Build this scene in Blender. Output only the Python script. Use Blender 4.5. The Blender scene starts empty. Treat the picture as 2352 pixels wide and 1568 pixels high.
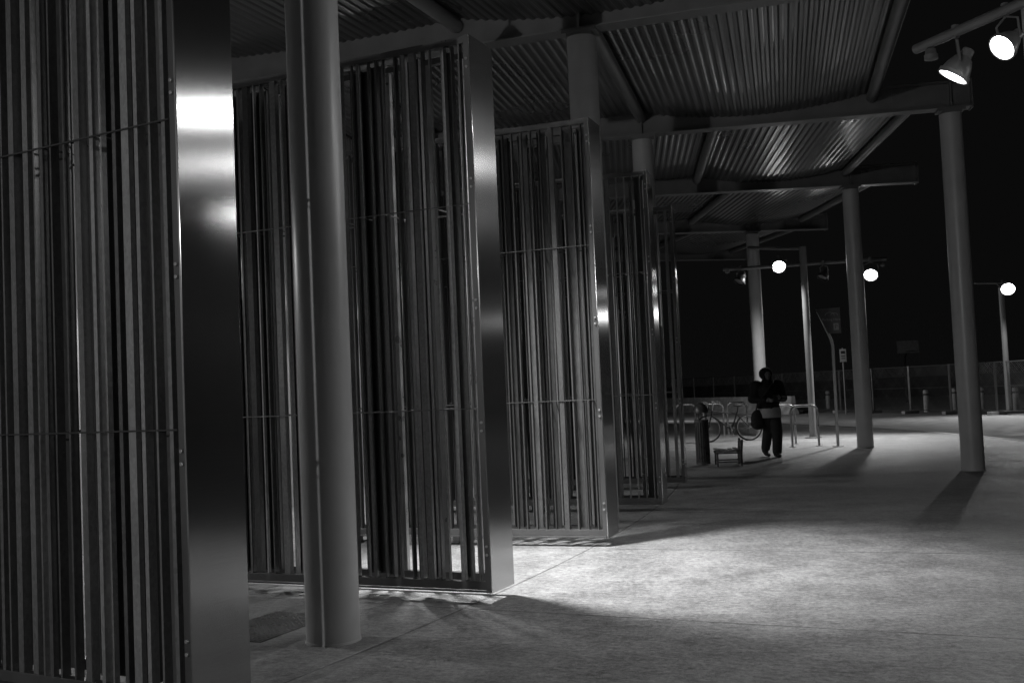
import bpy, math, random, bmesh
from mathutils import Vector, Matrix
random.seed(7)
S=bpy.context.scene; COL=S.collection
pi=math.pi
# ---------------------------------------------------------------- world
w=bpy.data.worlds.new("World"); S.world=w; w.use_nodes=True
w.node_tree.nodes["Background"].inputs[0].default_value=(0.5,0.5,0.5,1)
w.node_tree.nodes["Background"].inputs[1].default_value=0.006
try:
    S.view_settings.view_transform='Standard'; S.view_settings.look='None'
except Exception: pass
# ---------------------------------------------------------------- camera
cam=bpy.data.cameras.new("Camera"); co=bpy.data.objects.new("Camera",cam); COL.objects.link(co)
cam.lens=36*2400/2352; cam.sensor_width=36; cam.clip_end=2000; cam.clip_start=0.05
p=math.atan(115/2400); r=0.044
f=Vector((0,math.cos(p),math.sin(p))); r0=Vector((1,0,0)); u0=Vector((0,-math.sin(p),math.cos(p)))
R_=r0*math.cos(r)-u0*math.sin(r); U_=r0*math.sin(r)+u0*math.cos(r)
m=Matrix((( R_.x,U_.x,-f.x,0),(R_.y,U_.y,-f.y,0),(R_.z,U_.z,-f.z,1.5),(0,0,0,1)))
co.matrix_world=m; S.camera=co
CX,CY=-35.2,23.8
ZU=.06
def P(R,th,z=0): return Vector((CX+R*math.cos(th),CY+R*math.sin(th),z))
# ---------------------------------------------------------------- materials
def nodes(name):
    M=bpy.data.materials.new(name); M.use_nodes=True
    nt=M.node_tree; return M,nt,nt.nodes["Principled BSDF"]
def g(v): return (v,v,v,1)
def mat(name,base,metal=0,rough=.5,var=.25,scale=6,bump=.0,stretch=(1,1,1),detail=6,rvar=.1,mott=False,rnd=0):
    M,nt,b=nodes(name); L=nt.links.new
    tc=nt.nodes.new("ShaderNodeTexCoord"); mp=nt.nodes.new("ShaderNodeMapping"); mp.inputs["Scale"].default_value=stretch
    L(tc.outputs["Object"],mp.inputs[0])
    if mott:
        n=nt.nodes.new("ShaderNodeTexVoronoi"); n.inputs["Scale"].default_value=scale; L(mp.outputs[0],n.inputs["Vector"]); o=n.outputs["Color"]
        n2=nt.nodes.new("ShaderNodeTexNoise"); n2.inputs["Scale"].default_value=2.5; n2.inputs["Detail"].default_value=4; L(mp.outputs[0],n2.inputs["Vector"])
        bw=nt.nodes.new("ShaderNodeRGBToBW"); L(o,bw.inputs[0])
        ad=nt.nodes.new("ShaderNodeMath"); ad.operation='MULTIPLY_ADD'; ad.inputs[1].default_value=.3; L(bw.outputs[0],ad.inputs[0])
        hf=nt.nodes.new("ShaderNodeMath"); hf.operation='MULTIPLY'; hf.inputs[1].default_value=.7; L(n2.outputs["Fac"],hf.inputs[0]); L(hf.outputs[0],ad.inputs[2]); o=ad.outputs[0]
    else:
        n=nt.nodes.new("ShaderNodeTexNoise"); n.inputs["Scale"].default_value=scale; n.inputs["Detail"].default_value=detail; L(mp.outputs[0],n.inputs["Vector"]); o=n.outputs["Fac"]
    mr=nt.nodes.new("ShaderNodeMapRange"); mr.inputs[1].default_value=.3; mr.inputs[2].default_value=.7
    mr.inputs[3].default_value=base*(1-var); mr.inputs[4].default_value=base*(1+var); L(o,mr.inputs[0])
    L(mr.outputs[0],b.inputs["Base Color"])
    if rnd:   # every slat (mesh island) has its own tone
        ge=nt.nodes.new("ShaderNodeNewGeometry"); m1=nt.nodes.new("ShaderNodeMapRange"); m1.inputs[3].default_value=1-rnd; m1.inputs[4].default_value=1+rnd; L(ge.outputs["Random Per Island"],m1.inputs[0])
        mu_=nt.nodes.new("ShaderNodeMath"); mu_.operation='MULTIPLY'; L(mr.outputs[0],mu_.inputs[0]); L(m1.outputs[0],mu_.inputs[1]); L(mu_.outputs[0],b.inputs["Base Color"])
    r2=nt.nodes.new("ShaderNodeMapRange"); r2.inputs[1].default_value=.3; r2.inputs[2].default_value=.7
    r2.inputs[3].default_value=max(.03,rough-rvar); r2.inputs[4].default_value=rough+rvar; L(o,r2.inputs[0]); L(r2.outputs[0],b.inputs["Roughness"])
    b.inputs["Metallic"].default_value=metal
    if bump:
        bp=nt.nodes.new("ShaderNodeBump"); bp.inputs["Strength"].default_value=bump; bp.inputs["Distance"].default_value=.01; L(o,bp.inputs["Height"]); L(bp.outputs[0],b.inputs["Normal"])
    return M
def emis(name,s):
    M,nt,b=nodes(name); b.inputs["Base Color"].default_value=g(.8); b.inputs["Emission Color"].default_value=g(1); b.inputs["Emission Strength"].default_value=s
    return M
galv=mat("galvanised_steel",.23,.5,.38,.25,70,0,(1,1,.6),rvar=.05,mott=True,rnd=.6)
galv_dim=mat("galvanised_steel_dimmed",.10,.5,.42,.2,70,0,(1,1,.6),rvar=.05,mott=True,rnd=.4)  # same galvanised steel, darkened so the third screen's lamp-lit face stays dim
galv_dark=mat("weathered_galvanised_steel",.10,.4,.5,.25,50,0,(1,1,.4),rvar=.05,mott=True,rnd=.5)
framem=mat("screen_frame_steel",.17,.7,.36,.15,4,0,(1,1,.2))
paint=mat("grey_painted_steel",.46,0,.36,.08,3,.0,rvar=.04)
paint2=mat("grey_painted_pole",.26,0,.38,.08,3,.0,rvar=.04)
beamp=mat("beam_paint",.16,0,.45,.12,4,.0)
deckm=mat("corrugated_deck_metal",.15,.7,.30,.2,.8,.0,rvar=.04,detail=3)
dark=mat("dark_metal",.05,.3,.45,.3,8,.05)
bikep=mat("bicycle_paint",.13,.2,.3,.1,8,.0)
black=mat("black_rubber",.03,0,.6,.3,20)
bars=mat("bare_tube_steel",.45,.6,.35,.15,10,.0)
wallm=mat("pale_wall_panel",.6,0,.5,.15,1.5,.03)
concb=mat("cast_concrete",.38,0,.8,.3,3,.2)
whitep=mat("white_post_paint",.55,0,.5,.15,6)
jack=mat("black_jacket_cloth",.014,0,.85,.4,30,.3)
jean=mat("dark_denim",.045,0,.9,.35,60,.3)
shirt=mat("pale_cotton",.55,0,.9,.1,40,.2)
skin=mat("skin",.18,0,.5,.08,20)
hairm=mat("dark_hair",.015,0,.5,.4,60,.2,(1,1,.2))
bagm=mat("dark_bag_cloth",.03,0,.8,.3,30,.2)
woodm=mat("weathered_bench_slat",.22,0,.6,.3,4,.1,(1,8,1))
signm=mat("dark_sign_face",.12,0,.4,.1,5)
signw=mat("white_sign_print",.4,0,.5,.05,5)
lens=emis("lit_lamp_lens",25)
lens_off=mat("unlit_lamp_glass",.15,0,.1,.1,5)
def stainless():
    M,nt,b=nodes("brushed_stainless_steel"); L=nt.links.new
    tc=nt.nodes.new("ShaderNodeTexCoord"); mp=nt.nodes.new("ShaderNodeMapping"); mp.inputs["Scale"].default_value=(3,3,260); L(tc.outputs["Object"],mp.inputs[0])
    n=nt.nodes.new("ShaderNodeTexNoise"); n.inputs["Scale"].default_value=1; n.inputs["Detail"].default_value=3; L(mp.outputs[0],n.inputs["Vector"])
    n2=nt.nodes.new("ShaderNodeTexNoise"); n2.inputs["Scale"].default_value=1.6; n2.inputs["Detail"].default_value=5; L(tc.outputs["Object"],n2.inputs["Vector"])
    mr=nt.nodes.new("ShaderNodeMapRange"); mr.inputs[3].default_value=.42; mr.inputs[4].default_value=.5; L(n2.outputs["Fac"],mr.inputs[0])
    mx=nt.nodes.new("ShaderNodeMapRange"); mx.inputs[3].default_value=.85; mx.inputs[4].default_value=1.15; L(n.outputs["Fac"],mx.inputs[0])
    mm=nt.nodes.new("ShaderNodeMath"); mm.operation='MULTIPLY'; L(mr.outputs[0],mm.inputs[0]); L(mx.outputs[0],mm.inputs[1]); L(mm.outputs[0],b.inputs["Base Color"])
    b.inputs["Roughness"].default_value=.20
    b.inputs["Metallic"].default_value=.95; b.inputs["Anisotropic"].default_value=.95
    t=nt.nodes.new("ShaderNodeCombineXYZ"); t.inputs[2].default_value=1; L(t.outputs[0],b.inputs["Tangent"])
    b.inputs["Anisotropic Rotation"].default_value=.25
    return M
steel=stainless()
def pavement():
    M,nt,b=nodes("broomed_concrete"); L=nt.links.new; N=nt.nodes.new
    def mth(op,a,bv=None,c=None):
        n=N("ShaderNodeMath"); n.operation=op
        for i,v in enumerate((a,bv,c)):
            if v is None: continue
            if isinstance(v,(int,float)): n.inputs[i].default_value=v
            else: L(v,n.inputs[i])
        return n.outputs[0]
    tc=N("ShaderNodeTexCoord"); sx=N("ShaderNodeSeparateXYZ"); L(tc.outputs["Object"],sx.inputs[0])
    dx=mth('SUBTRACT',sx.outputs[0],CX); dy=mth('SUBTRACT',sx.outputs[1],CY)
    Rr=mth('SQRT',mth('ADD',mth('MULTIPLY',dx,dx),mth('MULTIPLY',dy,dy)))
    th=mth('ARCTAN2',dy,dx)
    n4=N("ShaderNodeTexNoise"); n4.inputs["Scale"].default_value=3; n4.inputs["Detail"].default_value=5; L(tc.outputs["Object"],n4.inputs["Vector"])
    wob=mth('MULTIPLY',mth('SUBTRACT',n4.outputs["Fac"],.5),.02)
    d1=mth('MULTIPLY',mth('PINGPONG',mth('SUBTRACT',th,-.4405),.0353),Rr)
    d2=mth('ABSOLUTE',mth('SUBTRACT',Rr,38.45))
    d=mth('ADD',mth('MINIMUM',d1,d2),wob)
    mask=N("ShaderNodeMapRange"); mask.inputs[1].default_value=.001; mask.inputs[2].default_value=.014; mask.inputs[3].default_value=.4; mask.inputs[4].default_value=1; L(d,mask.inputs[0])
    cb=N("ShaderNodeCombineXYZ"); L(mth('MULTIPLY',th,38.0*12),cb.inputs[1]); L(mth('MULTIPLY',Rr,3.0),cb.inputs[0])
    n1=N("ShaderNodeTexNoise"); n1.inputs["Scale"].default_value=2.6; n1.inputs["Detail"].default_value=8; n1.inputs["Roughness"].default_value=.8; L(cb.outputs[0],n1.inputs["Vector"])
    n2=N("ShaderNodeTexNoise"); n2.inputs["Scale"].default_value=1.6; n2.inputs["Detail"].default_value=10; n2.inputs["Roughness"].default_value=.78; L(tc.outputs["Object"],n2.inputs["Vector"])
    n3=N("ShaderNodeTexNoise"); n3.inputs["Scale"].default_value=24; n3.inputs["Detail"].default_value=6; n3.inputs["Roughness"].default_value=.95; L(tc.outputs["Object"],n3.inputs["Vector"])
    s=mth('ADD',mth('MULTIPLY',n1.outputs["Fac"],.24),mth('ADD',mth('MULTIPLY',n2.outputs["Fac"],.28),mth('MULTIPLY',n3.outputs["Fac"],.48)))
    mr=N("ShaderNodeMapRange"); mr.inputs[1].default_value=.43; mr.inputs[2].default_value=.57; mr.inputs[3].default_value=.11; mr.inputs[4].default_value=.48; L(s,mr.inputs[0])
    L(mth('MULTIPLY',mr.outputs[0],mask.outputs[0]),b.inputs["Base Color"])
    rr=N("ShaderNodeMapRange"); rr.inputs[1].default_value=.43; rr.inputs[2].default_value=.57; rr.inputs[3].default_value=.36; rr.inputs[4].default_value=.7; L(s,rr.inputs[0]); L(rr.outputs[0],b.inputs["Roughness"])
    bp=N("ShaderNodeBump"); bp.inputs["Strength"].default_value=1; bp.inputs["Distance"].default_value=.035
    L(mth('MULTIPLY',s,mask.outputs[0]),bp.inputs["Height"]); L(bp.outputs[0],b.inputs["Normal"])
    return M
pavem=pavement()
asph=mat("worn_road_surface",.3,0,.75,.35,2.5,.3,detail=10)
soil=mat("dark_ground",.04,0,.95,.5,.6,.3)
# ---------------------------------------------------------------- mesh builder
class MB:
    def __init__(s): s.v=[]; s.f=[]; s.mi=[]; s.cur=0
    def add(s,vs,fs):
        o=len(s.v); s.v+= [tuple(v) for v in vs]; s.f+=[tuple(i+o for i in f) for f in fs]; s.mi+=[s.cur]*len(fs)
    def box(s,x0,x1,y0,y1,z0,z1,M=None):
        vs=[Vector((x,y,z)) for x in (x0,x1) for y in (y0,y1) for z in (z0,z1)]
        if M: vs=[M@v for v in vs]
        s.add(vs,[(0,1,3,2),(4,6,7,5),(0,4,5,1),(2,3,7,6),(0,2,6,4),(1,5,7,3)])
    def beam(s,a,b,wd,h):
        a=Vector(a);b=Vector(b);d=b-a;q=d.to_track_quat('X','Z').to_matrix().to_4x4()
        s.box(0,d.length,-wd/2,wd/2,-h/2,h/2,Matrix.Translation(a)@q)
    def tube(s,pts,rad,n=12,caps=True):
        pts=[Vector(q) for q in pts]
        if not isinstance(rad,(list,tuple)): rad=[rad]*len(pts)
        vs=[];prev=None
        for i,q in enumerate(pts):
            t=(pts[min(i+1,len(pts)-1)]-pts[max(i-1,0)]).normalized()
            if prev is None:
                a=Vector((0,0,1)) if abs(t.z)<.9 else Vector((1,0,0)); x=t.cross(a).normalized()
            else: x=(prev-t*prev.dot(t)).normalized()
            prev=x; y=t.cross(x)
            vs+=[q+(x*math.cos(2*pi*k/n)+y*math.sin(2*pi*k/n))*rad[i] for k in range(n)]
        fs=[(i*n+k,i*n+(k+1)%n,(i+1)*n+(k+1)%n,(i+1)*n+k) for i in range(len(pts)-1) for k in range(n)]
        if caps: fs+=[tuple(range(n))[::-1],tuple((len(pts)-1)*n+k for k in range(n))]
        s.add(vs,fs)
    def ring(s,c,R,rad,axis='Y',n=32,m=8):
        vs=[]
        for i in range(n):
            a=2*pi*i/n
            for k in range(m):
                b=2*pi*k/m; rr=R+rad*math.cos(b); h=rad*math.sin(b)
                q=(rr*math.cos(a),h,rr*math.sin(a)) if axis=='Y' else (rr*math.cos(a),rr*math.sin(a),h)
                vs.append(Vector(q)+Vector(c))
        s.add(vs,[(i*m+k,i*m+(k+1)%m,((i+1)%n)*m+(k+1)%m,((i+1)%n)*m+k) for i in range(n) for k in range(m)])
    def ell(s,c,rx,ry=None,rz=None,n=16,m=10,zmin=-1,fn=None):
        ry=ry or rx; rz=rz or rx; vs=[];c=Vector(c)
        for j in range(m+1):
            ph=-pi/2+pi*j/m
            for k in range(n):
                a=2*pi*k/n; v=Vector((math.cos(ph)*math.cos(a)*rx,math.cos(ph)*math.sin(a)*ry,math.sin(ph)*rz))
                if fn: v=fn(v)
                vs.append(v+c)
        s.add(vs,[(j*n+k,j*n+(k+1)%n,(j+1)*n+(k+1)%n,(j+1)*n+k) for j in range(m) for k in range(n)])
    def lathe(s,prof,n=20,M=None):
        vs=[Vector((rr*math.cos(2*pi*k/n),rr*math.sin(2*pi*k/n),z)) for rr,z in prof for k in range(n)]
        if M: vs=[M@v for v in vs]
        s.add(vs,[(j*n+k,j*n+(k+1)%n,(j+1)*n+(k+1)%n,(j+1)*n+k) for j in range(len(prof)-1) for k in range(n)])
    def cap(s,a,b,ra,rb,n=12):
        s.tube([a,b],[ra,rb],n); s.ell(a,ra,n=n,m=8); s.ell(b,rb,n=n,m=8)
    def obj(s,name,mats,parent=None,M=None,smooth=False,bevel=0,**kw):
        me=bpy.data.meshes.new(name); me.from_pydata(s.v,[],s.f)
        if not isinstance(mats,(list,tuple)): mats=[mats]
        for q in mats: me.materials.append(q)
        for i,pl in enumerate(me.polygons):
            pl.material_index=s.mi[i]; pl.use_smooth=smooth
        me.update()
        bm=bmesh.new(); bm.from_mesh(me); bmesh.ops.recalc_face_normals(bm,faces=bm.faces); bm.to_mesh(me); bm.free()
        if smooth:
            try: me.set_sharp_from_angle(angle=math.radians(40))
            except Exception: pass
        o=bpy.data.objects.new(name,me); COL.objects.link(o)
        if parent: o.parent=parent
        if M: o.matrix_local=M
        if bevel:
            bv=o.modifiers.new("bevel",'BEVEL'); bv.width=bevel; bv.segments=2; bv.limit_method='ANGLE'
        for k,v in kw.items(): o[k]=v
        return o
def empty(name,M,**kw):
    o=bpy.data.objects.new(name,None); COL.objects.link(o); o.empty_display_size=.2; o.matrix_world=M
    for k,v in kw.items(): o[k]=v
    return o
def T(x,y=None,z=0,rot=0):
    v=x if isinstance(x,Vector) else Vector((x,y,z)); return Matrix.Translation(v)@Matrix.Rotation(rot,4,'Z')
def spot(pos,target,W,size=2.4,blend=1,rad=.09,parent=None):
    l=bpy.data.lights.new("lamp_light",'SPOT'); l.energy=W; l.spot_size=size; l.spot_blend=blend; l.shadow_soft_size=rad
    o=bpy.data.objects.new("lamp_light",l); COL.objects.link(o)
    M=Matrix.Translation(pos)@(Vector(target)-Vector(pos)).to_track_quat('-Z','Y').to_matrix().to_4x4()
    o.matrix_world=M
    if parent:
        o.parent=parent; o.matrix_parent_inverse=parent.matrix_world.inverted()
    return o
# ---------------------------------------------------------------- ground
b=MB(); b.add([(-400,-300,-.13),(400,-300,-.13),(400,600,-.13),(-400,600,-.13)],[(0,1,2,3)]); b.obj("ground",soil,kind="structure")
def sector(R0,R1,t0,t1,z,n,skirt=0):
    q=MB(); vs=[];fs=[]
    for i in range(n+1):
        t=t0+(t1-t0)*i/n; vs+=[P(R0,t,z),P(R1,t,z),P(R1,t,z-max(skirt,.0001))]
    for i in range(n):
        fs.append((i*3,i*3+1,i*3+4,i*3+3))
        if skirt: fs.append((i*3+1,i*3+2,i*3+5,i*3+4))
    q.add(vs,fs); return q
sector(20,45.8,-1.7,1.3,0,200).obj("plaza_pavement",pavem,kind="structure")
k=MB(); vs=[];fs=[];n=240
for i in range(n+1):
    t=-1.7+3.0*i/n; vs+=[P(45.8,t,-.12),P(45.8,t,.003),P(45.815,t,.012),P(45.94,t,.012),P(45.955,t,.0),P(45.96,t,-.128)]
for i in range(n):
    for j in range(5): fs.append((i*6+j,i*6+j+1,(i+1)*6+j+1,(i+1)*6+j))
k.add(vs,fs); k.obj("kerb",concb,kind="structure")
sector(45.96,82,-1.7,1.3,-.126,120).obj("road",asph,kind="structure")
# ---------------------------------------------------------------- canopy
TB=[-.61,-.468,-.322,-.183,-.038,.107,.25]
RE=[42.4,42.6,43.0,43.15,44.0,44.2,44.5]
RC=[42.8,42.8,42.8,42.85,42.6,42.1,42.0]
Rin=[35.2,36.6,38.1,39.35,40.4,41.0]; Rout=[39.6,40.4,41.7,42.5,43.5,44.0]
colm=MB(); colm.lathe([(0.168,0),(0.168,5.42+ZU)],40)
capm=MB(); capm.box(-.14,.14,-.14,.14,5.42+ZU,5.46+ZU); capm.box(-.2,.2,-.14,.14,5.46+ZU,5.5+ZU)
basem=MB(); basem.lathe([(.168,.012),(.172,.012),(.174,.0)],40)
first=None
def column(R,t,lab):
    global first
    e=empty("canopy_column",T(P(R,t),rot=t),label=lab,category="column",group="round columns carrying the canopy")
    if first is None:
        first=(colm.obj("shaft",paint,e,smooth=True),capm.obj("cap_plate",beamp,e,bevel=.004),basem.obj("base_collar",paint,e,smooth=True))
    else:
        for q in first:
            c=q.copy(); COL.objects.link(c); c.parent=e
for i,t in enumerate(TB[1:6]):
    column(38.1,t,"round grey painted steel column standing among the screens" if i<2 else "round grey steel column behind the screens")
for i in range(2,6):
    column(RC[i],TB[i],"round grey steel column at the canopy's open edge")
for i,t in enumerate(TB):
    L=RE[i]; e=empty("canopy_beam",T(CX,CY,ZU,t),label="grey steel I-beam spanning over the walkway between columns",category="beam",group="radial canopy beams")
    q=MB(); x0,x1=33.35,L
    q.box(x0,x1,-.125,.125,5.5,5.52); q.box(x0,x1,-.125,.125,5.9,5.92); q.box(x0,x1,-.008,.008,5.52,5.9)
    for x in (38.1,RC[i]): q.box(x-.01,x+.01,-.12,.12,5.52,5.9)
    q.obj("girder",beamp,e,bevel=.003)
    for (a0,a1) in ((L-1.15,L-.75),(L-.42,L-.12)):
        q=MB()
        for s_ in(-1,1):
            q.box(a0,a1,s_*.009 if s_>0 else -.021,.021 if s_>0 else -.009,5.56,5.86)
            for xx in (a0+.06,a0+.13,a1-.06,a1-.13):
                for zz in (5.6,5.67,5.75,5.82):
                    y=s_*.021; q.tube([(xx,y,zz),(xx,y+s_*.014,zz)],.013,6)
        q.obj("splice_plate",beamp,e)
    q=MB(); q.box(L,L+.012,-.125,.125,5.48,5.94); q.obj("end_plate",beamp,e)
def pipe(Ra,ta,Rb,tb):
    a=P(Ra,ta,5.79+ZU);c=P(Rb,tb,5.79+ZU); d=(c-a).normalized()
    q=MB(); q.tube([d*.03,(c-a)-d*.03],.085,20)
    q.obj("roof_pipe",beamp,smooth=True,M=Matrix.Translation(a),label="round steel pipe running between beams under the roof",category="roof pipe",group="pipes under the canopy deck")
for bi in range(6):
    ta,tb=TB[bi],TB[bi+1]; ri,ro=Rin[bi],Rout[bi]
    pipe(ri,ta,ri,tb); pipe(ro,ta,ro,tb)
    if bi in(0,1,2,3) and ri-3.5>33.4: pipe(ri-3.5,ta,ri-3.5,tb)
    q=MB(); prof=[]
    spans=[(ri,ro,.20),(ri-3.5,ri,.05)]
    if ri-3.5>33.3: spans.append((ri-7.0,ri-3.5,.05))
    for (a,c,sag) in spans[::-1]:
        nper=round((c-a)/.115); per=(c-a)/nper
        for j in range(nper):
            for fr,h in((0,0),(.3,.1),(.5,1),(.8,.9)):
                x=a+(j+fr)*per
                if x<33.3: continue
                u=(x-(a+c)/2)/((c-a)/2); prof.append((x,5.87+ZU-sag*(1-u*u)+h*.018))
    prof.append((ro,5.87+ZU)); prof.append((ro+.13,5.87+ZU)); prof.append((ro+.13,5.955+ZU))
    n=len(prof); vs=[P(x,ta,z) for x,z in prof]+[P(x,tb,z) for x,z in prof]
    q.add(vs,[(i,i+1,n+i+1,n+i) for i in range(n-1)])
    q.obj("roof_deck",deckm,label="sagging corrugated metal roof deck between two beams",category="roof deck",group="corrugated canopy decks")
# ---------------------------------------------------------------- building wall behind the screens
e=empty("station_building",T(P(33.2,-.3),rot=0),label="low building with pale panels and glazed strips under the canopy",category="building")
Mi=e.matrix_world.inverted()
wl=MB();n=46
for i in range(n):
    t0=-.9+i*.0353; t1=t0+.0353; a=P(33.2,t0);c=P(33.2,t1)
    d=(c-a); MM=Matrix.Translation(a)@Matrix.Rotation(math.atan2(d.y,d.x),4,'Z'); Lg=d.length
    if i%3==1:
        wl.box(0,Lg,0,.12,2.6,5.9,MM); wl.box(0,Lg,0,.12,0,.15,MM)
        if 6<i<32:
            q=MB(); q.box(0.03,Lg-.03,.06,.08,.15,2.6); q.obj("window",lens_off,e,M=Mi@MM)
    else: wl.box(0,Lg,0,.12,0,5.9,MM)
    if 6<i<32:
        q=MB(); q.box(-.02,.02,-.05,.0,0,5.88); q.obj("mullion",framem,e,M=Mi@MM)
wl.obj("wall",wallm,e,M=Mi)
# ---------------------------------------------------------------- louver screens
FT=[-.502,-.4268,-.3575,-.287,-.2165]
FL=3.2;Z0,Z1=.1,4.1;W=.37
OPEN={0:[(.50,.60),(.92,.99),(1.5,1.58)],1:[(.08,.2),(.27,.47),(.70,.86),(1.15,1.25),(1.55,1.72),(1.9,2.0),(2.4,2.6)],2:[(.3,.5),(.75,.9),(1.2,1.5)],3:[(.3,.6),(1.0,1.2)],4:[(.1,.5)]}
def screen(idx,t):
    rnd=random.Random(20+idx)
    e=empty("louver_screen",T(P(38.6,t),rot=t),label=["tall galvanised slatted screen with broad brushed-steel end","tall galvanised slatted screen beside a round column","slatted steel screen with thin evenly spaced rods","narrow-looking slatted steel screen with thin rods","last slatted steel screen near the bike racks"][idx],category="screen",group="row of slatted steel screens")
    q=MB()
    for y0 in (-W,-.05):
        y1=y0+.05
        q.box(-FL,-.012,y0,y1,Z0,Z0+.06); q.box(-FL,-.012,y0,y1,Z1-.05,Z1)
        q.box(-FL,-FL+.05,y0,y1,Z0+.06,Z1-.05); q.box(-.055,-.012,y0,y1,Z0+.06,Z1-.05)
    for x in(-FL,-.06,-FL/2):
        q.box(x,x+.045,-W+.05,-.05,Z0+.002,Z0+.045); q.box(x,x+.045,-W+.05,-.05,Z1-.045,Z1-.002)
    q.box(-FL,-.012,-W-.03,-W,Z0-.012,Z0+.0)
    q.obj("frame",framem,e,bevel=.003)
    q=MB(); q.box(-.010,0,-W-.004,.004,Z0-.02,Z1+.006)
    q.cur=2
    q.box(-.045,-.010,.0,.004,Z0-.02,Z1+.006)
    q.box(-.045,-.010,-W-.004,-W-.0005,Z0-.02,Z1+.006)
    q.cur=1
    for z in [Z0+.25+i*.88 for i in range(5)]:
        for dz in (0,.06):
            for s_ in(0,1):
                y=-W-.004 if s_==0 else .004; sg=-1 if s_==0 else 1
                q.tube([(-.028,y,z+dz),(-.028,y+sg*.012,z+dz)],.010,8)
    q.obj("edge_plate",[steel,bars,framem],e,bevel=.0015)
    za,zb=Z0+.06,Z1-.05
    def opened(x):
        return any(-x>=a and -x<=b_ for a,b_ in OPEN[idx])
    near=MB(); x=-.09
    thin= idx in(2,3,4)
    while x>-FL+.12:
        if thin: wdt=rnd.choice([.012,.012,.014,.045]); gap=.085; dep=.045
        else: wdt=rnd.choice([.012,.025,.04,.05]); gap=rnd.choice([.04,.055,.075,.09]); dep=rnd.choice([.03,.05,.05])
        if opened(x-wdt/2) and not thin: wdt=.010; gap=.055
        near.box(x-wdt,x,-W+.004,-W+.004+dep,za,zb)
        x-=wdt+gap
    near.obj("near_slat",galv_dim if idx==2 else galv,e)
    mid=MB(); x=-.1
    while x>-FL+.2:
        if idx==0: wdt=rnd.choice([.09,.11,.14]); gap=rnd.choice([.01,.02,.03,.05])
        elif idx==1: wdt=rnd.choice([.06,.08,.11]); gap=rnd.choice([.01,.02,.04,.07])
        else: wdt=rnd.choice([.05,.08,.1]); gap=rnd.choice([.03,.06,.11])
        if opened(x-wdt/2): x-=.05; continue
        y=-.2+rnd.choice([-.03,0,.03]); ang=rnd.choice([0,0,.2,-.15])
        MM=Matrix.Translation((x-wdt/2,y,0))@Matrix.Rotation(ang,4,'Z')
        c=[(-wdt/2,-.035),(-wdt/2,.004),(wdt/2,.004),(wdt/2,-.035),(wdt/2-.005,-.035),(wdt/2-.005,-.002),(-wdt/2+.005,-.002),(-wdt/2+.005,-.035)]
        vs=[MM@Vector((a,b_,z)) for z in(za,zb) for a,b_ in c]
        mid.add(vs,[tuple(range(8)),tuple(range(15,7,-1))]+[(i,(i+1)%8,8+(i+1)%8,8+i) for i in range(8)])
        x-=wdt+gap
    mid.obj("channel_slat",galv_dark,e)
    far=MB(); x=-.12
    while x>-FL+.15:
        if opened(x): x-=.06; continue
        if rnd.random()<.3:
            far.tube([(x,-.05,za),(x,-.05,zb)],.024,14); x-=.05+rnd.choice([.1,.16])
        else:
            wdt=rnd.choice([.014,.03,.06]); far.box(x-wdt,x,-.06,-.02,za,zb); x-=wdt+rnd.choice([.09,.12])
    far.obj("rear_slat",bars if idx<2 else galv,e,smooth=True)
    if idx<2:
        q=MB()
        for x in ([-.36,-.66,-1.16,-1.45,-1.9,-2.3] if idx==0 else [-.6,-1.4,-2.15]):
            q.tube([(x,-.29,za),(x,-.29,zb)],.03,16)
        q.obj("round_slat",galv,e,smooth=True)
    for z in (1.39,2.87):
        q=MB(); q.box(-FL+.05,-.055,-W-.004,-W+.003,z-.004,z+.004); q.box(-FL+.05,-.055,-.018,-.008,z-.006,z+.006)
        xx=-.14
        while xx>-FL+.1: q.box(xx-.005,xx+.005,-W+.003,-.018,z-.004,z+.004); xx-=.21
        q.obj("crossbar",dark if idx<1 else (framem if idx==2 else galv),e)
    for x in(-1.62,-FL+.4):
        q=MB(); q.box(x-.05,x+.05,-.235,-.135,.008,Z0-.013); q.box(x-.09,x+.09,-.28,-.09,0,.008)
        q.obj("foot",framem,e)
for i,t in enumerate(FT): screen(i,t)
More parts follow.
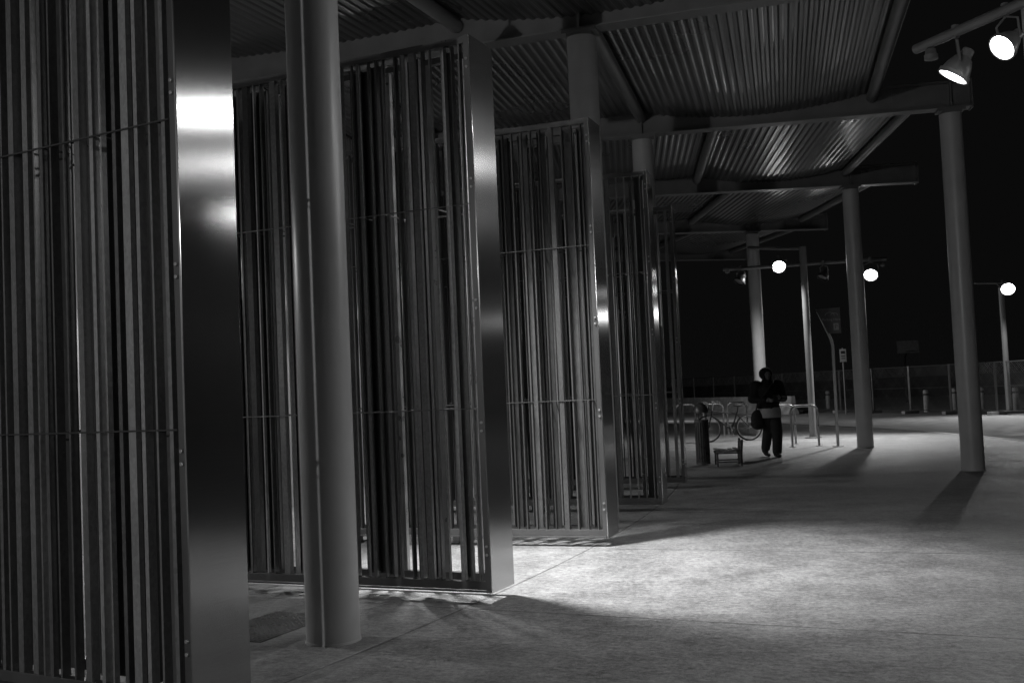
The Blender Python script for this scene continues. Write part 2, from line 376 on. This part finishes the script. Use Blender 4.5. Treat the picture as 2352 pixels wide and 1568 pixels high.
# ---------------------------------------------------------------- floodlights
def head(parent,pos,aim,lit,W=0,s=1.0,size=2.6,up=None,laim=None):
    pos=Vector(pos); aim=Vector(aim).normalized()
    M=Matrix.Translation(pos)@aim.to_track_quat('-Z','Y').to_matrix().to_4x4()@Matrix.Scale(s,4)
    Pi=parent.matrix_world.inverted()
    q=MB(); q.lathe([(0.0,.20),(.045,.20),(.055,.19),(.06,.12),(.085,.10),(.12,.02),(.135,-.04),(.15,-.045),(.15,-.085),(.135,-.085),(.132,-.035),(.11,.0)],24)
    hb=q.obj("lamp_housing",dark if not lit else paint2,parent,smooth=True); hb.matrix_local=Pi@M
    q=MB(); q.lathe([(0,-.055),(.06,-.052),(.131,-.045)],24); q.lathe([(0,-.04),(.131,-.04)],24)
    lo=q.obj("lamp_lens",lens if lit else lens_off,parent,smooth=True); lo.matrix_local=Pi@M
    q=MB(); upv=Vector(up) if up else pos+Vector((0,0,.28))
    side=aim.cross(Vector((0,0,1))); side=side.normalized() if side.length>.1 else Vector((1,0,0))
    c=pos-aim*.05*s; top=Vector(upv)
    q.tube([c+side*.14*s,c+side*.15*s+(top-c)*.6,c+(top-c)*.8,top],.012*s,8); q.tube([c-side*.14*s,c-side*.15*s+(top-c)*.6,c+(top-c)*.8],.012*s,8)
    q.tube([top-Vector((0,0,.05)),top+Vector((0,0,.06))],.035*s,12)
    yo=q.obj("yoke",beamp,parent); yo.matrix_local=Pi
    if W: spot(pos+aim*.11*s,pos+(Vector(laim) if laim else aim)*3,W,size,1,.07*s,parent)
def sensor(parent,pos):
    q=MB(); q.lathe([(.03,.0),(.045,-.01),(.05,-.05),(.06,-.06),(.06,-.1),(.0,-.12)],16)
    o=q.obj("sensor",beamp,parent,smooth=True); o.matrix_local=parent.matrix_world.inverted()@Matrix.Translation(pos)
def polebody(parent,x,y,h,arms,rad=.075):
    Pi=parent.matrix_world.inverted()
    q=MB(); q.tube([(x,y,0),(x,y,h)],rad,20); o=q.obj("pole",paint2,parent,smooth=True); o.matrix_local=Pi
    q=MB(); q.lathe([(.2,0),(.2,.02),(.1,.03),(rad+.01,.05)],20,Matrix.Translation((x,y,0))); o=q.obj("base_plate",beamp,parent,smooth=True); o.matrix_local=Pi
    for pts in arms:
        q=MB(); q.tube(pts,.045,16); o=q.obj("arm",beamp,parent,smooth=True); o.matrix_local=Pi
GP="floodlight poles on the plaza"
A=Vector((3.86,9.56,4.5)); Bp=Vector((4.29,8.5,4.5)); dr=(Bp-A).normalized()
base=A+dr*2.35; endp=A+dr*4.7
pr_=Vector((.93,.37,0)); arm2=base+Vector((0,0,.12))
lp=empty("floodlight_pole",T(base.x,base.y,0),label="grey pole with crossarms carrying lit bell-shaped floodlights",category="light pole",group=GP)
polebody(lp,base.x,base.y,4.75,[[A,endp],[arm2-pr_*1.5,arm2+pr_*3.3]])
sensor(lp,A+dr*.18+Vector((0,0,-.05)))
h1=A+dr*.48; h2=A+dr*1.02
head(lp,h1+Vector((-.0,0,-.33)),(-.5,.22,-.83),True,45,.95,up=h1,size=2.2)
head(lp,h2+Vector((0,0,-.28)),(-.72,-.2,-.55),True,70,.82,up=h2)
h3=arm2-pr_*1.4; h4=A+dr*3.9
head(lp,h3+Vector((0,0,-.25)),(-.85,-.15,-.5),True,60,.9,up=h3)
head(lp,h4+Vector((0,0,-.27)),(-.2,.05,-.95),True,330,1.0,size=1.75,up=h4,laim=(-.42,.0,-.9))
q_=arm2+pr_*3.2; head(lp,q_+Vector((0,0,-.45)),(-.85,-.25,-.3),True,50,.9,size=1.5,up=q_)
# added unseen pole behind the viewer, brightening the near slat faces
qb=P(42.9,-.80)
lp=empty("floodlight_pole",T(qb.x,qb.y,0),label="added unseen grey pole with lit floodlight behind the viewer",category="light pole",group=GP)
polebody(lp,qb.x,qb.y,4.7,[[(qb.x-1.6,qb.y+1.7,4.5),(qb.x+1.6,qb.y-1.7,4.5)]])
head(lp,(qb.x-1.1,qb.y+1.17,4.23),(.15,.8,-.5),True,1300,1.0,up=(qb.x-1.1,qb.y+1.17,4.5))
# far pole beside the racks
bx,by=7.5,26.5
lp=empty("floodlight_pole",T(bx,by,0),label="tall grey pole with lit and unlit floodlights near bike racks",category="light pole",group=GP)
polebody(lp,bx,by,4.86,[[(bx-2.05,by,4.36),(bx+2.15,by+.1,4.47)],[(bx,by,4.82),(bx-.45,by+.5,4.9),(bx-1.0,by+1.6,5.1)]],.085)
for dx in(-1.95,2.0): sensor(lp,(bx+dx,by,4.38))
head(lp,(bx-1.62,by,4.08),(-.5,-.3,-.8),False,up=(bx-1.62,by,4.38))
head(lp,(bx-.62,by,4.42),(-.2,-.7,-.5),True,560,1.15,size=2.4,up=(bx-.62,by,4.6),laim=(-.3,-.0,-.9))
head(lp,(bx+.5,by,4.1),(-.5,-.2,-.8),False,up=(bx+.5,by,4.42))
head(lp,(bx+1.7,by,4.1),(-.3,-.7,-.5),True,1100,1.2,size=1.65,up=(bx+1.7,by,4.45),laim=(-.22,-.42,-.9))
# third pole in the car park
bx,by=17.9,38
lp=empty("floodlight_pole",T(bx,by,-.126),label="pole with single lit floodlight beside the fence",category="light pole",group=GP)
polebody(lp,bx,by,4.5,[[(bx-1.3,by,4.72),(bx+.1,by,4.66)]],.10)
head(lp,(bx-.02,by-.55,4.45),(-.3,-.75,-.5),True,1100,1.7,size=2.2,up=(bx-.02,by-.2,4.7),laim=(-.4,-.45,-.8))
# added pole hidden behind the screens, brightening the barriers and fence
bx,by=4.3,42
lp=empty("floodlight_pole",T(bx,by,0),label="added hidden pole with floodlight brightening the fenced yard",category="light pole",group=GP)
polebody(lp,bx,by,4.6,[[(bx-.1,by,4.5),(bx+.6,by+.2,4.5)]],.085)
head(lp,(bx+.5,by+.17,4.25),(.9,.35,-.3),True,1000,1.0,size=2.6,up=(bx+.5,by+.17,4.5))
# downlight hung under the roof between the second and third screens
def downlight(pos,W,size=1.9,aim=(0,0,-1)):
    e=empty("canopy_downlight",Matrix.Translation(pos),label="round metal downlight hanging under the corrugated deck",category="ceiling light",group="canopy downlights")
    q=MB(); q.lathe([(0,.22),(.05,.22),(.06,.2),(.13,.12),(.15,0),(.14,0),(.12,.1)],24); q.obj("lamp_housing",beamp,e,smooth=True)
    q=MB(); q.lathe([(0,.03),(.135,.03)],24); q.obj("lamp_lens",lens,e)
    q=MB(); q.tube([(0,0,.2),(0,0,.42)],.015,8); q.obj("stem",beamp,e)
    spot(Vector(pos)+Vector((0,0,-.02)),Vector(pos)+Vector(aim)*3,W,size,1,.3,e)
downlight(tuple(P(37.3,-.412,5.25)),3700,1.10,(.30,-.01,-1))
def walllamp(t,W):
    pos=P(33.42,t,3.0)
    e=empty("wall_lamp",T(pos,rot=t),label="small lit bulkhead lamp on the pale building wall",category="wall lamp",group="wall lamps between screens")
    q=MB(); q.box(-.2,-.02,-.09,.09,-.12,.14); q.obj("lamp_housing",dark,e,bevel=.01)
    q=MB(); q.ell((0,0,0),.06,.08,.09); q.obj("lamp_lens",lens,e,smooth=True)
    pp=pos+Vector((.1*math.cos(t),.1*math.sin(t),-.02))
    spot(pp,pp+Vector((.55*math.cos(t),.55*math.sin(t),-1)),W,2.4,1,.08,e)
for t,W_ in((-.463,200),(-.392,180),(-.322,230),(-.252,230),(-.17,200)): walllamp(t,W_)
# ---------------------------------------------------------------- tactile plate
q=MB(); q.box(-.25,.25,-.4,.4,0.0,.006)
for i in range(12):
    for j in range(19):
        q.lathe([(.010,.0055),(.008,.009),(0,.009)],8,Matrix.Translation((-.225+i*.041,-.37+j*.041,0)))
q.obj("tactile_plate",bikep,M=T(-1.72,7.1,.0,-.43),label="dark studded tactile metal plate set on the concrete",category="tactile plate")
# ---------------------------------------------------------------- bicycle racks
rk=MB(); pts=[(-.3,0,0)]+[(-.3,0,.3)]+[(-.16-.14*math.cos(a),0,.76+.14*math.sin(a)) for a in [i*pi/12 for i in range(0,7)]]+[(.16+.14*math.sin(a),0,.76+.14*math.cos(a)) for a in [i*pi/12 for i in range(0,7)]]+[(.3,0,.3),(.3,0,0)]
rk.tube(pts,.026,12)
for s_ in(-.3,.3): rk.lathe([(.07,0),(.07,.01),(.02,.012)],16,Matrix.Translation((s_,0,0)))
r_first=None
for (x,y,a) in((6.42,23.3,.05),(6.2,24.4,.05),(4.9,30.2,.2),(6.35,30.0,.2),(5.55,29.4,.2)):
    if r_first is None:
        r_first=rk.obj("bicycle_rack",bars,smooth=True); o=r_first
    else: o=r_first.copy(); COL.objects.link(o)
    o.matrix_world=T(x,y,0,a); o["label"]="inverted U bicycle rack of bare steel tube on concrete"; o["category"]="bike rack"; o["group"]="row of U-shaped bicycle racks"
# ---------------------------------------------------------------- bicycle
BKM=T(5.42,26.6,0,.05)
e=empty("bicycle",BKM,label="dark city bicycle with basket locked at the bike racks",category="bicycle")
fr=MB(); BB=(.05,0,.28); HT=(-.42,0,.78);HB=(-.45,0,.68); ST=(.22,0,.74)
for a,c,rr in((BB,HB,.022),(HT,(.2,0,.68),.02),(BB,ST,.02),(BB,(.5,.05,.34),.012),(BB,(.5,-.05,.34),.012),((.2,0,.68),(.5,.05,.34),.01),((.2,0,.68),(.5,-.05,.34),.01),(HB,(-.55,.05,.34),.014),(HB,(-.55,-.05,.34),.014),(HT,HB,.022)): fr.tube([a,c],rr,8)
fr.obj("frame",dark,e,smooth=True)
for x in(-.55,.5):
    we=MB(); we.ring((x,0,.34),.325,.022); wo=we.obj("wheel",black,e,smooth=True)
    q=MB(); q.ring((x,0,.34),.298,.012)
    for i in range(24):
        a=2*pi*i/24; q.tube([(x,(.02 if i%2 else -.02),.34),(x+.3*math.cos(a),0,.34+.3*math.sin(a))],.0015,4)
    q.tube([(x,-.05,.34),(x,.05,.34)],.02,10); q.obj("rim",whitep,wo,smooth=True)
q=MB(); q.tube([HT,(-.40,0,.98)],.014,8); q.tube([(-.28,-.29,1.0),(-.38,-.2,1.02),(-.41,0,.98),(-.38,.2,1.02),(-.28,.29,1.0)],.013,8); q.obj("handlebar",bars,e,smooth=True)
q=MB(); q.ell((.25,0,.9),.13,.07,.035); q.tube([ST,(.24,0,.88)],.013,8); q.obj("saddle",black,e,smooth=True)
q=MB(); q.ring((.05,.04,.28),.09,.006,n=24,m=6); q.tube([(.05,.05,.28),(.12,.06,.13)],.01,8); q.tube([(.05,-.05,.28),(-.02,-.06,.43)],.01,8); q.tube([(.05,-.06,.28),(.05,.06,.28)],.02,8); q.box(.08,.17,.06,.14,.12,.14); q.box(-.07,.03,-.14,-.06,.42,.44); q.obj("crank",bars,e)
q=MB()
for zz in(.72,.8,.88,.96):
    k_=.1+.03*(zz-.72)/.24
    q.tube([(-.62-k_,-.15,zz),(-.62+.12,-.15,zz),(-.62+.12,.15,zz),(-.62-k_,.15,zz),(-.62-k_,-.15,zz)],.005,6)
for i in range(7):
    y=-.15+.05*i; q.tube([(-.72,y,.72),(-.75,y,.96)],.004,5); q.tube([(-.5,y,.72),(-.5,y,.96)],.004,5)
q.obj("basket",bikep,e)
q=MB(); q.ell((-.62,0,.9),.14,.14,.14); q.obj("shopping_bag",bagm,smooth=True,M=BKM,label="dark soft bag stuffed in the bicycle basket",category="bag")
# ---------------------------------------------------------------- litter bin + bench
e=empty("litter_bin",T(3.42,19.3,0),label="slim dark slatted litter bin with rounded hood",category="bin")
q=MB()
for i in range(18):
    a=2*pi*i/18; MM=Matrix.Rotation(a,4,'Z'); q.box(.115,.129,-.014,.014,.03,.82,MM)
q.lathe([(.128,.02),(.132,.02),(.132,.06),(.128,.06)],24); q.lathe([(.128,.78),(.132,.78),(.132,.83),(.128,.83)],24); q.lathe([(0,.02),(.128,.02)],24)
q.obj("slatted_body",bikep,e)
q=MB(); q.lathe([(.1,.06),(.1,.78)],20); q.obj("liner",black,e,smooth=True)
q=MB()
for a in(.5,1.8,3.6,5.2): q.tube([(.12*math.cos(a),.12*math.sin(a),.82),(.12*math.cos(a),.12*math.sin(a),.97)],.008,6)
q.lathe([(.14,.96),(.138,1.02),(.11,1.1),(.06,1.14),(0,1.155)],24); q.obj("hood",bikep,e,smooth=True)
e=empty("bench",T(3.83,19.0,0,-.12),label="small pale slatted bench with upright back beside the bin",category="bench")
q=MB()
for i in range(5): q.box(-.25+i*.085,-.25+i*.085+.065,-.3,.3,.26+.02*abs(i-2)**1.2*.5,.28+.02*abs(i-2)**1.2*.5)
q.obj("seat",woodm,e)
q=MB(); MM=Matrix.Translation((.18,0,.06))@Matrix.Rotation(.06,4,'Y')
for i in range(4): q.box(0,.02,-.3,.3,.0+i*.10,.085+i*.10,MM)
q.obj("backrest",dark,e)
for y in(-.27,.27):
    q=MB(); q.beam((-.22,y,0),(-.22,y,.25),.03,.03); q.beam((.2,y,0),(.2,y,.25),.04,.04); q.beam((-.25,y,.24),(.22,y,.24),.03,.03); q.beam((-.22,y,.08),(.2,y,.08),.025,.025); q.beam((.2,y,.22),(.225,y,.47),.04,.04); q.obj("leg",bikep,e)
# ---------------------------------------------------------------- signs
e=empty("parking_sign",T(6.98,22.8,0),label="dark flag-shaped parking sign on a bent slender pole",category="sign")
q=MB(); q.tube([(0,0,0),(.01,0,2.2),(-.03,0,2.36),(-.27,0,2.95)],.032,12); q.lathe([(.12,0),(.12,.012),(.02,.02)],16); q.obj("pole",paint,e,smooth=True)
q=MB(); q.add([(-.33,-.036,3.0),(.2,-.036,3.02),(.2,-.036,2.46),(-.08,-.036,2.46),(-.33,-.024,3.0),(.2,-.024,3.02),(.2,-.024,2.46),(-.08,-.024,2.46)],[(0,1,2,3),(7,6,5,4),(0,4,5,1),(1,5,6,2),(2,6,7,3),(3,7,4,0)]); q.obj("sign_panel",signm,e)
for (cx_,cz_,R2) in((-.03,2.85,.1),(.07,2.85,.075)):
    q=MB(); pts=[(cx_+R2*math.cos(a),-.04,cz_+R2*.7*math.sin(a)) for a in [pi*i/12 for i in range(13)]]; q.tube(pts,.006,6)
    q.obj("emblem_arc",signw,e)
def text(body,size,pos,parent,matl,name="lettering"):
    cu=bpy.data.curves.new("t",'FONT'); cu.body=body; cu.size=size; cu.align_x='CENTER'; cu.extrude=.001
    o=bpy.data.objects.new("t",cu); COL.objects.link(o); dg=bpy.context.evaluated_depsgraph_get(); me=bpy.data.meshes.new_from_object(o.evaluated_get(dg))
    bpy.data.objects.remove(o); me.materials.clear(); me.materials.append(matl); n_=bpy.data.objects.new(name,me); COL.objects.link(n_); n_.parent=parent
    n_.matrix_local=Matrix.Translation(pos)@Matrix.Rotation(pi/2,4,'X'); return n_
text("Parking Here",.075,(.0,-.039,2.74),e,signw)
q=MB(); q.box(.04,.15,-.041,-.037,2.53,2.68); q.obj("symbol_plate",signw,e)
text("P",.13,(.095,-.0425,2.56),e,signm,"symbol")
e=empty("regulation_sign",T(14.2,45,0),label="small pale regulation sign on a thin post",category="sign")
q=MB(); q.tube([(0,0,-.12),(0,0,2.75)],.03,10); q.obj("post",paint2,e,smooth=True)
q=MB(); q.box(-.14,.14,-.05,-.035,2.15,2.7); q.obj("sign_panel",whitep,e,bevel=.004)
q=MB(); q.box(-.09,.09,-.054,-.052,2.5,2.62); q.box(-.09,.09,-.054,-.052,2.38,2.42); q.box(-.09,.09,-.054,-.052,2.28,2.32); q.obj("print",dark,e)
e=empty("basketball_hoop",T(22.7,60,-.13),label="basketball backboard on a post beyond the fence",category="basketball hoop")
q=MB(); q.tube([(0,.6,0),(0,.6,2.6),(0,.1,3.0)],.06,10); q.obj("post",dark,e,smooth=True)
q=MB(); q.box(-.62,.62,-.02,.02,2.85,3.55); q.obj("backboard",mat("grey_backboard",.2,0,.5),e)
q=MB(); q.ring((0,-.26,2.95),.22,.012,'Z'); q.obj("hoop_ring",dark,e)
# ---------------------------------------------------------------- fence, barriers, bollards
fa=Vector((19.8,31.5,-.126)); fb=Vector((9.2,66.5,-.126)); d=(fb-fa); nP=15; seg=d/nP; L=seg.length-.06; ang=math.atan2(seg.y,seg.x)
pf=MB(); pf.tube([(0,0,0),(0,0,1.95)],.03,8); pf.tube([(L,0,0),(L,0,1.95)],.03,8); pf.tube([(0,0,1.93),(L,0,1.93)],.016,8); pf.tube([(0,0,.15),(L,0,.15)],.014,8); pf.tube([(0,0,1.05),(L,0,1.05)],.010,6)
wf=MB()
nn=int(L/.09)
def cl(a,c):
    (xa,za_),(xb,zb_)=a,c; t0,t1=0,1
    dx=xb-xa
    for lim,sg in((0,1),(L,-1)):
        va=(xa-lim)*sg; vb=(xb-lim)*sg
        if va<0 and vb<0: return None
        if va<0: t0=max(t0,va/(va-vb))
        elif vb<0: t1=min(t1,va/(va-vb))
    if t1-t0<.02: return None
    return (xa+dx*t0,za_+(zb_-za_)*t0),(xa+dx*t1,za_+(zb_-za_)*t1)
for i in range(-20,nn):
    x0=i*.09
    for s_ in(0,1):
        a0=(x0,.15);a1=(x0+1.78,1.93)
        if s_: a0=(L-x0,.15); a1=(L-x0-1.78,1.93)
        c=cl(a0,a1)
        if c: wf.tube([(c[0][0],0,c[0][1]),(c[1][0],0,c[1][1])],.0035,3,False)
ff=None
for i in range(nP):
    MM=Matrix.Translation(fa+seg*i)@Matrix.Rotation(ang,4,'Z')
    e=empty("fence_panel",MM,label="chain-link temporary fence panel on block feet",category="fence",group="chain-link fence panels round the yard")
    if ff is None:
        ft=MB(); ft.box(-.11,.11,-.35,.35,0,.12)
        ff=(pf.obj("frame",framem,e,smooth=True),wf.obj("wire_mesh",galv,e),ft.obj("foot_block",concb,e,bevel=.01))
    else:
        for q in ff: c=q.copy(); COL.objects.link(c); c.parent=e
jb=MB(); pr=[(-.28,0),(-.28,.1),(-.16,.3),(-.1,.85),(.1,.85),(.16,.3),(.28,.1),(.28,0)]
jb.add([(x,y,z) for x in(0,2.9) for y,z in pr],[tuple(range(8))[::-1],tuple(range(8,16))]+[(i,(i+1)%8,8+(i+1)%8,8+i) for i in range(8)])
jf=None
for i in range(8):
    t=.50+i*.083; pos=fa+d*t+Vector((-1.6,-.5,0))
    MM=Matrix.Translation(pos)@Matrix.Rotation(ang+random.uniform(-.02,.02),4,'Z')
    if jf is None: jf=jb.obj("concrete_barrier",concb,bevel=.02); o=jf
    else: o=jf.copy(); COL.objects.link(o)
    o.matrix_world=MM; o["label"]="pale concrete road barrier in front of the fence"; o["category"]="barrier"; o["group"]="concrete road barriers"
bm_=MB(); bm_.lathe([(.11,0),(.11,.86),(.095,.92),(0,.94)],18)
bb=None
for (px,py) in((2190,940),(2252,938),(2330,943),(2125,945),(1900,938)):
    v=(px-1176)*.044+(py-784)-115; dd=2400*1.62/v; X=((px-1176)-(py-784)*.044)/2400*dd
    e=empty("bollard",T(X,dd,-.126),label="pale painted round bollard in the car park",category="bollard",group="bollards along the fence")
    if bb is None:
        q=MB(); q.lathe([(.112,.7),(.112,.78)],18); bb=(bm_.obj("post",whitep,e,smooth=True),q.obj("dark_band",dark,e,smooth=True))
    else:
        for q in bb: c=q.copy(); COL.objects.link(c); c.parent=e
# ---------------------------------------------------------------- person
Mx=T(4.98,20.6,0,.10)@Matrix.Diagonal((1.17,1.1,1.0,1))
e=empty("person",Mx,label="person in black jacket, hood and jeans walking, holding a phone",category="person")
def remesh(o,vs):
    mo=o.modifiers.new("remesh",'REMESH'); mo.mode='VOXEL'; mo.voxel_size=vs; mo.use_smooth_shade=True
    sm=o.modifiers.new("smooth",'SMOOTH'); sm.iterations=3; sm.factor=.5
def chain(q,pts,rs):
    for i in range(len(pts)-1): q.cap(pts[i],pts[i+1],rs[i],rs[i+1])
Lh=[(-.06,0,.92),(-.02,.02,.52),(-.03,.18,.15)]; Rh=[(.085,0,.92),(.095,-.11,.5),(.075,-.11,.09)]
La=[(-.185,0,1.41),(-.25,.04,1.14),(-.10,-.19,1.10)]; Ra=[(.185,0,1.41),(.26,.02,1.14),(.13,-.20,1.15)]
q=MB()
q.ell((0,0,.93),.155,.11,.13); q.cap((0,0,1.0),(0,0,1.32),.125,.15); q.ell((0,0,1.33),.18,.11,.13); q.cap((0,.0,1.42),(-.005,-.02,1.54),.058,.052)
def hf(v):
    if v.z<0: v=Vector((v.x*(1-.35*(-v.z/.12)),v.y*(1-.12*(-v.z/.12)),v.z))
    return v
q.ell((-.01,-.03,1.615),.076,.093,.118,24,16,fn=hf)
q.cap((-.01,-.118,1.625),(-.01,-.137,1.598),.009,.014); q.ell((-.01,-.117,1.567),.026,.012,.009); q.ell((-.01,-.112,1.525),.025,.02,.018)
for s_ in(-1,1): q.ell((-.01+s_*.078,-.025,1.612),.01,.02,.03)
chain(q,Lh,[.088,.058,.038]); chain(q,Rh,[.088,.058,.038])
chain(q,La,[.055,.042,.03]); chain(q,Ra,[.055,.042,.03])
q.cap((Rh[2][0],Rh[2][1]+.02,.05),(Rh[2][0]-.02,Rh[2][1]-.16,.035),.038,.03)
q.cap((Lh[2][0],Lh[2][1]+.03,.12),(Lh[2][0],Lh[2][1]-.13,.04),.038,.03)
def hand(q,wr,dirv,side):
    wr=Vector(wr); dv=Vector(dirv).normalized(); up=Vector((0,0,1)); sd=Vector((side,0,0))
    pc=wr+dv*.055
    q.cap(wr,pc,.026,.03)
    for i,l in enumerate((.040,.045,.042,.034)):
        b0=pc+dv*.025+up*(.028-.019*i); b1=b0+dv*l*.8+sd*.01; b2=b1+sd*.03+dv*.004; q.cap(b0,b1,.0095,.0088,8); q.cap(b1,b2,.0088,.0075,8)
    t0=wr+dv*.03+up*.02; t1=t0+up*.03+dv*.02; q.cap(t0,t1,.012,.01,8); q.cap(t1,t1+dv*.025+sd*.012,.01,.008,8)
hand(q,La[2],(.45,-.8,.1),1); hand(q,Ra[2],(-.35,-.85,.15),-1)
bo=q.obj("body",skin,e,smooth=True); remesh(bo,.008)
q=MB(); q.cap((0,.0,1.02),(0,0,1.3),.175,.195); q.ell((0,0,1.35),.235,.15,.125); q.ell((0,0,.98),.20,.16,.07); q.cap((0,.02,1.42),(0,.01,1.47),.11,.095)
def lerp(a,c,t): return tuple(a[i]+(c[i]-a[i])*t for i in range(3))
for A_ in(La,Ra): chain(q,[A_[0],A_[1],lerp(A_[1],A_[2],.93)],[.1,.085,.058])
for z in(1.04,1.12,1.24): q.ring((0,0,z),.183,.012,'Z')
jo=q.obj("jacket",jack,e,smooth=True); remesh(jo,.012)
q=MB(); q.ell((.0,0,.86),.175,.14,.12); chain(q,[(-.065,0,.88),Lh[1],(-.03,.165,.17)],[.115,.09,.078]); chain(q,[(.085,0,.88),Rh[1],(.075,-.11,.11)],[.115,.09,.082])
to=q.obj("trousers",jean,e,smooth=True); remesh(to,.012)
q=MB(); q.lathe([(.20,.77),(.202,.79),(.20,.88),(.185,.97)],28,Matrix.Translation((.015,0,0))@Matrix.Scale(.84,4,(0,1,0))); q.obj("shirt_hem",shirt,e,smooth=True)
q=MB(); q.ell((-.01,.01,1.63),.115,.125,.13,24,16); ho=q.obj("hood",jack,e,smooth=True)
q=MB(); q.ell((-.01,-.135,1.585),.070,.09,.088,20,14); cu_=q.obj("cutter_tmp",jack); cu_.parent=e
mo=ho.modifiers.new("open",'BOOLEAN'); mo.operation='DIFFERENCE'; mo.object=cu_
dg=bpy.context.evaluated_depsgraph_get(); dg.update(); me=bpy.data.meshes.new_from_object(ho.evaluated_get(dg)); ho.modifiers.clear(); ho.data=me; bpy.data.objects.remove(cu_)
q=MB(); q.ell((-.01,-.012,1.655),.086,.1,.1,20,14); q.ell((-.07,-.06,1.58),.025,.03,.08); q.ell((.05,-.06,1.58),.025,.03,.08); hh=q.obj("hair",hairm,e,smooth=True); remesh(hh,.008)
for s_ in(-1,1):
    q=MB(); q.ell((-.01+s_*.03,-.113,1.622),.012,.008,.007); q.obj("eye",black,e,smooth=True)
q=MB(); a=Rh[2]; q.cap((a[0],a[1]+.045,.052),(a[0]-.01,a[1]-.06,.05),.052,.05); q.cap((a[0]-.01,a[1]-.06,.048),(a[0]-.02,a[1]-.17,.038),.048,.036); remesh(q.obj("shoe",black,e,smooth=True),.008)
q=MB(); a=Lh[2]; q.cap((a[0],a[1]+.05,.12),(a[0],a[1]-.06,.06),.052,.05); q.cap((a[0],a[1]-.06,.06),(a[0],a[1]-.15,.038),.048,.036); remesh(q.obj("shoe",black,e,smooth=True),.008)
q=MB(); q.box(-.035,.035,-.005,.005,-.07,.07); q.obj("phone",dark,M=Mx@Matrix.Translation((.03,-.315,1.15))@Matrix.Rotation(-.5,4,'X'),bevel=.004,label="dark phone held in both hands",category="phone")
e2=empty("shoulder_bag",Mx@Matrix.Translation((-.22,-.02,0)),label="dark cloth shoulder bag hanging at the walker's hip",category="bag")
q=MB(); q.ell((0.02,0,.74),.12,.1,.20,18,12); q.ell((0.02,0,.66),.125,.11,.12); o=q.obj("pouch",bagm,e2,smooth=True); remesh(o,.012)
q=MB(); q.tube([(-.03,-.02,.88),(.03,-.12,1.1),(.14,-.19,1.3),(.27,-.14,1.45),(.33,.0,1.5),(.27,.15,1.42),(.1,.19,1.1),(0,.04,.88)],.012,8); q.obj("strap",bagm,e2,smooth=True)
